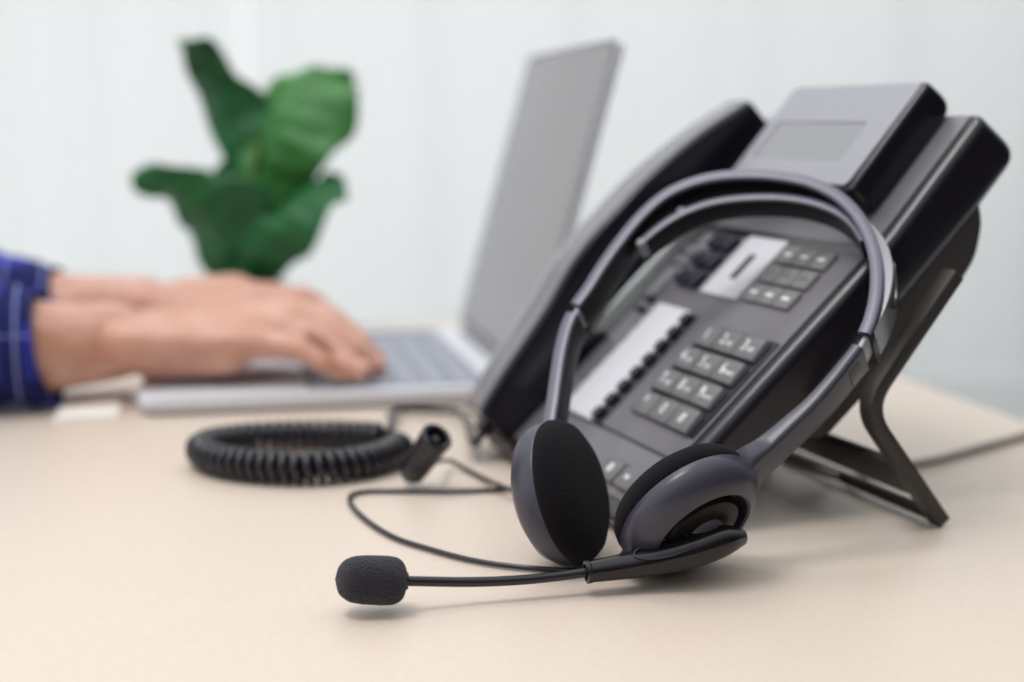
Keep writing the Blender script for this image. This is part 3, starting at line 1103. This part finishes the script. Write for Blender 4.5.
def lp(b, d, z):
    return V((lh0.x, lh0.y, 0)) + LB * b + LD * d + V((0, 0, z))


bm = bmesh.new()
ol = rrect(-0.004, LDP, 0.0, LW, 0.009, 5)
loft(bm, [[lp(p[0] * s + .0, LW / 2 + (p[1] - LW / 2) * s, z) for p in ol] for s, z in ((0.985, 0.0022), (0.995, 0.0038), (1.0, 0.008), (1.0, LZ - 0.0006), (0.997, LZ))])
base = obj('base', bm, M_alu, laptop)
for b_, d_ in ((0.015, 0.02), (0.015, LW - 0.02), (LDP - 0.015, 0.02), (LDP - 0.015, LW - 0.02)):
    bm = bmesh.new(); lathe(bm, lp(b_, d_, 0), V((0, 0, 1)), [(0, 0), (0.005, 0), (0.005, 0.003), (0, 0.003)], 12)
    obj('foot', bm, M_bezel, laptop)
bm = bmesh.new(); box8(bm, [lp(0.135 if i & 1 else 0.022, LW - 0.012 if i & 2 else 0.012, LZ + 0.0004 if i & 4 else LZ - 0.001) for i in range(8)], 0.0003)
kb = obj('keyboard', bm, M_lkey, laptop)
M_lkey2 = mat('laptop_keycap', (0.34, 0.36, 0.43), 0.5)
for r in range(6):
    for c_ in range(13):
        if r == 5 and 4 <= c_ <= 7:
            if c_ == 4:
                bm = bmesh.new(); box8(bm, [lp(0.0255 + r * 0.0182 + (0.0155 if i & 1 else 0), 0.0145 + 0.0152 * (4 if not i & 2 else 8) - (0.002 if i & 2 else 0), LZ + (0.0014 if i & 4 else 0)) for i in range(8)], 0.0005)
                obj('key', bm, M_lkey2, kb)
            continue
        bm = bmesh.new(); box8(bm, [lp(0.0255 + r * 0.0182 + (0.0155 if i & 1 else 0), 0.0145 + 0.0152 * c_ + (0.0132 if i & 2 else 0), LZ + (0.0014 if i & 4 else 0)) for i in range(8)], 0.0005)
        obj('key', bm, M_lkey2, kb)
bm = bmesh.new(); box8(bm, [lp(0.212 if i & 1 else 0.150, 0.155 if i & 2 else 0.071, LZ + (0.0004 if i & 4 else -0.001)) for i in range(8)], 0.0003)
obj('trackpad', bm, M_alu, laptop)
# lid
tp = hit(619, 37, lh0, LD)
tv = tp - lh0
LH = tv.length
lu = tv.normalized(); lnrm = LD.cross(lu).normalized()
if lnrm.dot(LB) < 0:
    lnrm = -lnrm


def sc(d, u, w):
    return lh0 + LD * d + lu * u + lnrm * w


bm = bmesh.new()
ol = rrect(0.0, LW, 0.002, LH, 0.007, 4)
loft(bm, [[sc(p[0], p[1], w) for p in ol] for w in (-0.0055, 0.0)])
lid = obj('lid', bm, M_alu, laptop)
bm = bmesh.new()
ol = rrect(0.0008, LW - 0.0008, 0.006, LH - 0.0008, 0.006, 4)
loft(bm, [[sc(p[0], p[1], w) for p in ol] for w in (-0.0002, 0.0006)])
obj('bezel', bm, M_bezel, lid)
bm = bmesh.new()
ol = rrect(0.0028, LW - 0.0028, 0.012, LH - 0.004, 0.001, 2)
loft(bm, [[sc(p[0], p[1], w) for p in ol] for w in (0.0002, 0.0009)])
o = obj('screen', bm, M_screen, lid); o['label'] = 'glossy grey laptop screen'
bm = bmesh.new(); tube(bm, [lp(-0.002, 0.03, LZ), lp(-0.002, LW - 0.03, LZ)], 0.005, 16)
obj('hinge', bm, M_bezel, laptop)

# thin off-white slab on the desk under the wrist
npo = thing('white_slab', 'thin white slab on the desk under the near wrist', 'white_slab', tab(80, 408), LYAW)
c0 = tab(138, 418); nb = lambda x, y, z: c0 + LB * x + LD * y + V((0, 0, z))
bm = bmesh.new(); box8(bm, [nb(0.048 if i & 1 else 0.012, 0.10 if i & 2 else -0.001, 0.0028 if i & 4 else 0.0008) for i in range(8)], 0.0005)
obj('slab_top', bm, M_slab, npo)
bm = bmesh.new(); box8(bm, [nb(0.049 if i & 1 else 0.011, 0.101 if i & 2 else -0.002, 0.0008 if i & 4 else 0.0) for i in range(8)])
obj('slab_base', bm, M_slab, npo)

# ------------------------------------------------------------------ plant
pp = at(244, 300, 1.17)
PX, PY = pp.x, pp.y
plant = thing('potted_plant', 'leafy green potted plant on the desk behind the typing hands', 'plant', (PX, PY, 0))
bm = bmesh.new()
lathe(bm, V((PX, PY, 0)), V((0, 0, 1)), [(0, 0), (0.026, 0), (0.029, 0.003), (0.034, 0.040), (0.035, 0.046), (0.032, 0.046), (0.031, 0.040), (0, 0.040)], 40)
pot = obj('pot', bm, M_pot, plant)
bm = bmesh.new(); lathe(bm, V((PX, PY, 0.0405)), V((0, 0, 1)), [(0, -0.002), (0.0305, -0.002), (0.0305, 0.0), (0, 0.003)], 32)
obj('soil', bm, M_soil, pot)
bm = bmesh.new(); tube(bm, crom([V((PX, PY, 0.035)), V((PX + 0.003, PY, 0.08)), V((PX + 0.010, PY - 0.002, 0.13)), V((PX + 0.016, PY, 0.16))], 6), 0.0035, 10)
stem = obj('stem', bm, M_stem, plant)


def leaf(mid, wl, wr, side, m, fold=0.25, wav=0.006, seed=0):
    """mid: midrib points in world; wl/wr: half widths left/right of it along its length."""
    c = crom(mid, 8)
    N = len(c)
    bm = bmesh.new()
    rows_ = []
    side = V(side).normalized()

    def interp(L, f_):
        x = f_ * (len(L) - 1); i = min(int(x), len(L) - 2); t = x - i
        t = t * t * (3 - 2 * t)
        return L[i] * (1 - t) + L[i + 1] * t
    K = 7
    for i, p in enumerate(c):
        f_ = i / (N - 1)
        d = (c[min(i + 1, N - 1)] - c[max(i - 1, 0)]).normalized()
        s = (side - d * side.dot(d)).normalized()
        nrm = d.cross(s)
        row = []
        for k in range(-K, K + 1):
            h = k / K
            wd = 1.3 * interp(wr if h > 0 else wl, f_)
            lift = fold * abs(h) * wd + wav * math.sin(f_ * 17 + seed + (2 if h > 0 else 0)) * h * h + 0.0012 * math.cos(f_ * 42) * (1 - h * h)
            row.append(bm.verts.new(p + s * (h * wd) + nrm * lift))
        rows_.append(row)
    for a, b in zip(rows_, rows_[1:]):
        for k in range(2 * K):
            bm.faces.new((a[k], a[k + 1], b[k + 1], b[k]))
    bmesh.ops.remove_doubles(bm, verts=bm.verts[:], dist=1e-5)
    return obj('leaf', bm, m, plant, smooth=180, mods=(('SOLIDIFY', dict(thickness=0.0011)),))


Y0 = PY
# upper left, upright narrow leaf with a curled tip
leaf([at(268, 188, Y0), at(251, 150, Y0 + .01), at(231, 112, Y0 + .015), at(213, 78, Y0 + .012), at(200, 52, Y0), at(190, 40, Y0 - .008), at(183, 46, Y0 - .016)],
     [0.008, 0.020, 0.022, 0.017, 0.013, 0.009, 0.003], [0.006, 0.022, 0.022, 0.014, 0.010, 0.007, 0.003], (0.95, -0.25, 0.2), M_leaf, 0.3, 0.004, 1)
# upper right broad leaf
leaf([at(262, 195, Y0), at(272, 165, Y0 - .005), at(286, 135, Y0 - .005), at(300, 105, Y0 + .005), at(308, 82, Y0 + .02), at(316, 66, Y0 + .03)],
     [0.012, 0.024, 0.028, 0.030, 0.032, 0.018], [0.010, 0.026, 0.032, 0.036, 0.034, 0.016], (0.93, -0.25, 0.15), M_leaf2, 0.3, 0.007, 3)
leaf([at(262, 190, Y0), at(278, 160, Y0 + .02), at(300, 125, Y0 + .035), at(330, 98, Y0 + .04), at(352, 72, Y0 + .04)],
     [0.006, 0.026, 0.032, 0.024, 0.004], [0.006, 0.018, 0.020, 0.014, 0.004], (0.85, 0.1, -0.4), M_leaf, 0.2, 0.006, 5)
# lower left leaf reaching out
leaf([at(236, 290, Y0), at(226, 255, Y0 - .01), at(210, 222, Y0 - .02), at(188, 200, Y0 - .025), at(160, 184, Y0 - .025), at(131, 184, Y0 - .02)],
     [0.016, 0.022, 0.024, 0.018, 0.011, 0.006], [0.014, 0.032, 0.042, 0.020, 0.013, 0.006], (0.9, -0.3, 0.35), M_leaf, 0.3, 0.005, 2)
# lower right leaf
leaf([at(244, 290, Y0), at(256, 258, Y0 - .015), at(274, 226, Y0 - .025), at(295, 203, Y0 - .02), at(313, 185, Y0 - .01), at(329, 172, Y0)],
     [0.014, 0.028, 0.036, 0.036, 0.034, 0.016], [0.012, 0.020, 0.027, 0.028, 0.026, 0.016], (0.88, -0.3, 0.3), M_leaf, 0.3, 0.005, 4)
# middle back leaf that closes the crown
leaf([at(250, 280, Y0 + .02), at(248, 245, Y0 + .03), at(240, 210, Y0 + .035), at(228, 185, Y0 + .03), at(214, 170, Y0 + .03)],
     [0.014, 0.026, 0.032, 0.024, 0.006], [0.014, 0.032, 0.046, 0.040, 0.010], (0.97, 0, 0.2), M_leaf, 0.15, 0.005, 6)

# ------------------------------------------------------------------ person
def capsule(bm, p, q, r0, r1, sides=14):
    p = V(p); q = V(q)
    d = q - p
    L_ = max(d.length, 1e-6)
    pr_ = []
    for k in range(5):
        a = math.pi / 2 * k / 4
        pr_.append((r0 * math.sin(a), -r0 * math.cos(a)))
    for k in range(5):
        a = math.pi / 2 * k / 4
        pr_.append((r1 * math.cos(a), L_ + r1 * math.sin(a)))
    pr_[0] = (0, pr_[0][1]); pr_[-1] = (0, pr_[-1][1])
    lathe(bm, p, d if d.length > 1e-6 else V((0, 0, 1)), pr_, sides)


def ellip(bm, c, rx, ry, rz, X=V((1, 0, 0)), Yv=V((0, 1, 0))):
    b = bmesh.new()
    bmesh.ops.create_uvsphere(b, u_segments=24, v_segments=14, radius=1)
    Zv = X.cross(Yv).normalized()
    M = Matrix((X * rx, Yv * ry, Zv * rz)).transposed().to_4x4(); M.translation = V(c)
    b.transform(M)
    me = bpy.data.meshes.new('e'); b.to_mesh(me); bm.from_mesh(me); b.free(); bpy.data.meshes.remove(me)


person = thing('person', 'person in a blue plaid shirt typing on the laptop with both hands', 'person', tpt(-0.62, 1.0, FLOOR), YAW)
sk = bmesh.new()
# near (right) hand: knuckles, finger chains
wr = at(112, 341, 0.890)
wr2 = at(40, 348, 0.872)
elb = V((-0.50, 0.825, 0.085))
tz = LZ + 0.0086
fingers = {
    'index': [at(289, 311, .935), at(328, 316, .935), at(355, 337, .922), tab(376, 361, tz)],
    'middle': [at(292, 317, .918), at(334, 323, .915), at(361, 344, .905), tab(377, 368, tz)],
    'ring': [at(285, 330, .900), at(322, 336, .896), at(345, 355, .888), tab(361, 373, tz)],
    'pinky': [at(266, 345, .882), at(299, 349, .878), at(323, 362, .873), tab(343, 375, tz - 0.0008)],
}
rr_ = {'index': .0092, 'middle': .0096, 'ring': .0090, 'pinky': .0080}
for n_, ch in fingers.items():
    r = rr_[n_]
    wo = wr + (ch[0] - wr) * 0.12 + V((0, (ch[0].y - 0.912) * 0.45, 0))
    capsule(sk, wo, ch[0], 0.0165, r * 1.22)
    for i in range(3):
        capsule(sk, ch[i], ch[i + 1], r * (1.12 - 0.14 * i), r * (0.98 - 0.15 * i))
capsule(sk, at(170, 346, .900), at(240, 341, .902), 0.020, 0.017)
capsule(sk, at(150, 356, .888), at(230, 356, .880), 0.0145, 0.012)
capsule(sk, at(140, 342, .915), at(225, 338, .940), 0.018, 0.013)      # thumb, on the far side
capsule(sk, at(225, 338, .940), at(270, 345, .945), 0.012, 0.010)
capsule(sk, at(270, 345, .945), at(300, 352, .942), 0.010, 0.008)
capsule(sk, wr, wr2, 0.0255, 0.029)
capsule(sk, wr + V((0, 0.012, 0)), wr2 + V((0, 0.012, 0)), 0.022, 0.027)
capsule(sk, wr2, elb, 0.030, 0.038)
# far (left) hand
wl_ = at(140, 306, 1.03)
wl2 = at(66, 311, 1.03)
ell = V((-0.60, 1.06, 0.070))
fl = {
    'index': [at(258, 303, 1.005), at(296, 303, 1.003), at(322, 320, 1.0), at(338, 339, .996)],
    'middle': [at(264, 297, 1.024), at(306, 299, 1.024), at(334, 318, 1.022), at(350, 335, 1.02)],
    'ring': [at(262, 296, 1.044), at(300, 299, 1.046), at(328, 315, 1.046), at(344, 331, 1.045)],
    'pinky': [at(252, 299, 1.064), at(284, 302, 1.068), at(305, 313, 1.07), at(320, 326, 1.07)],
}
for n_, ch in fl.items():
    r = rr_[n_]
    wo = wl_ + (ch[0] - wl_) * 0.12 + V((0, (ch[0].y - 1.034) * 0.45, 0))
    capsule(sk, wo, ch[0], 0.0165, r * 1.25)
    for i in range(3):
        capsule(sk, ch[i], ch[i + 1], r * (1.12 - 0.14 * i), r * (0.98 - 0.15 * i))
capsule(sk, at(185, 303, 1.03), at(235, 296, 1.035), 0.019, 0.017)
capsule(sk, at(165, 312, 1.01), at(235, 316, .995), 0.016, 0.012)
capsule(sk, at(235, 316, .995), at(275, 325, .988), 0.0115, 0.0095)
capsule(sk, at(275, 325, .988), at(303, 334, .986), 0.0095, 0.008)
capsule(sk, wl_, wl2, 0.0225, 0.027)
capsule(sk, wl2, ell, 0.028, 0.038)
# arms, torso, neck, head, legs (out of frame to the left)
shr = V((-0.765, 0.73, 0.30)); shl = V((-0.845, 1.08, 0.30))
shm = (shr + shl) / 2
pel = tpt(-0.69, 1.0, -0.20)
capsule(sk, elb, shr, 0.040, 0.052)
capsule(sk, ell, shl, 0.040, 0.052)
capsule(sk, shr, shl, 0.055, 0.055)
capsule(sk, shm + V((0, 0, -0.06)), pel, 0.115, 0.125)
capsule(sk, shm, shm + V((0.02, 0.005, 0.11)), 0.055, 0.052)
hd = shm + V((0.045, 0.01, 0.21))
ellip(sk, hd, 0.095, 0.075, 0.115)
ellip(sk, hd + E1 * 0.02 + V((0, 0, -0.06)), 0.065, 0.055, 0.06)
ellip(sk, hd + E1 * 0.100 + V((0, 0, -0.012)), 0.016, 0.013, 0.024)     # nose
ellip(sk, hd + E1 * 0.082 + V((0, 0, -0.062)), 0.012, 0.026, 0.009)     # mouth
for s in (-1, 1):
    ellip(sk, hd + ER * (0.078 * s) + V((-0.005, 0, -0.01)), 0.018, 0.010, 0.032)
    hip = pel + ER * (0.09 * s) + V((0, 0, -0.04))
    knee = hip + E1 * 0.40 + V((0, 0, -0.0))
    ank = knee + E1 * 0.02 + V((0, 0, FLOOR + 0.10 - knee.z))
    capsule(sk, hip, knee, 0.085, 0.058)
    capsule(sk, knee, ank, 0.055, 0.038)
    capsule(sk, ank, ank + E1 * 0.14 + V((0, 0, -0.055)), 0.035, 0.028)
body = obj('body', sk, M_skin, person, smooth=180, mods=(
    ('REMESH', dict(mode='VOXEL', voxel_size=0.0028)), ('SMOOTH', dict(factor=0.5, iterations=5))))
# nails
for ch in list(fingers.values()) + list(fl.values()):
    d = (ch[3] - ch[2]).normalized()
    side_ = d.cross(V((0, 0, 1))).normalized(); nup = side_.cross(d)
    if nup.z < 0:
        nup = -nup
    b = bmesh.new(); ellip(b, ch[3] + nup * 0.0062 - d * 0.001, 0.0052, 0.0042, 0.0012, d, side_)
    obj('fingernail', b, M_nail, body)


def cloth(name, parts, m, vox=0.006, sm=6, extra=()):
    b = bmesh.new()
    for p_ in parts:
        capsule(b, *p_)
    for e_ in extra:
        ellip(b, *e_)
    return obj(name, b, m, person, smooth=180, mods=(('REMESH', dict(mode='VOXEL', voxel_size=vox)), ('SMOOTH', dict(factor=0.5, iterations=sm))))


def sleeve_loft(name, path_, radii, m):
    b = bmesh.new()
    c = crom(path_, 6)
    rs = [x.x for x in crom([(r, 0, 0) for r in radii], 6)]
    rs = [r + 0.0014 * math.sin(i * 1.9) for i, r in enumerate(rs)]
    tube(b, c, rs, 28, cap=False)
    return obj(name, b, m, person, smooth=180, mods=(('SOLIDIFY', dict(thickness=0.0018, offset=-1)),))


cufr = at(46, 347, 0.868)
sleeve_loft('shirt_sleeve', [cufr, at(22, 347, .866), wr2.lerp(elb, 0.35) + V((0, 0, -0.003)), wr2.lerp(elb, 0.8), elb + V((-0.03, -0.012, 0.035)), shr.lerp(elb, 0.5), shr], [0.0350, 0.0360, 0.044, 0.050, 0.054, 0.060, 0.066], M_plaid)
cuf_l = at(68, 308, 1.03)
sleeve_loft('shirt_sleeve', [cuf_l, at(45, 310, 1.031), wl2.lerp(ell, 0.35), wl2.lerp(ell, 0.8), ell + V((-0.02, 0.004, 0.035)), shl.lerp(ell, 0.5), shl], [0.0300, 0.0330, 0.043, 0.050, 0.054, 0.060, 0.066], M_plaid)
cloth('shirt', [(shr, shl, 0.066, 0.066), (shm + V((0, 0, -0.06)), pel + V((0, 0, 0.02)), 0.128, 0.138), (shm, shm + V((0.012, 0.003, 0.05)), 0.07, 0.062)], M_plaid, 0.007)
hip_parts = []
for s in (-1, 1):
    hip = pel + ER * (0.09 * s) + V((0, 0, -0.04)); knee = hip + E1 * 0.40; ank = knee + E1 * 0.02 + V((0, 0, FLOOR + 0.12 - knee.z))
    hip_parts += [(hip, knee, 0.096, 0.068), (knee, ank, 0.066, 0.052)]
cloth('trousers', hip_parts + [(pel + V((0, 0, -0.05)), pel + V((0, 0, -0.01)), 0.128, 0.128)], M_trouser, 0.008)
for s in (-1, 1):
    hip = pel + ER * (0.09 * s); ank = hip + E1 * 0.42; ank.z = FLOOR + 0.05
    b = bmesh.new(); ellip(b, ank + E1 * 0.06 + V((0, 0, -0.005)), 0.135, 0.047, 0.045, E1, ER)
    obj('shoe', b, M_shoe, person)
b = bmesh.new()
ellip(b, hd + V((-0.018, 0, 0.025)), 0.098, 0.085, 0.108)
obj('hair', b, M_hair, person)
for s in (-1, 1):
    b = bmesh.new(); ellip(b, hd + E1 * 0.083 + ER * (0.030 * s) + V((0, 0, 0.012)), 0.010, 0.012, 0.008)
    obj('eye', b, M_hair, body)

# stool under the person
so = pel.copy(); so.z = FLOOR
stool = thing('stool', 'round grey stool the person sits on at the left of the desk', 'stool', so, YAW)
zt = pel.z - 0.181
bm = bmesh.new(); lathe(bm, V((so.x, so.y, zt)), V((0, 0, 1)), [(0, -0.05), (0.19, -0.05), (0.20, -0.04), (0.20, -0.012), (0.185, 0), (0, 0)], 40)
obj('seat', bm, M_face, stool)
for k in range(4):
    a = YAW + math.pi / 4 + k * math.pi / 2
    d = V((math.cos(a), math.sin(a), 0))
    bm = bmesh.new(); tube(bm, [V((so.x, so.y, zt - 0.048)) + d * 0.13, V((so.x, so.y, FLOOR)) + d * 0.19], 0.014, 12)
    obj('leg', bm, M_leg, stool)
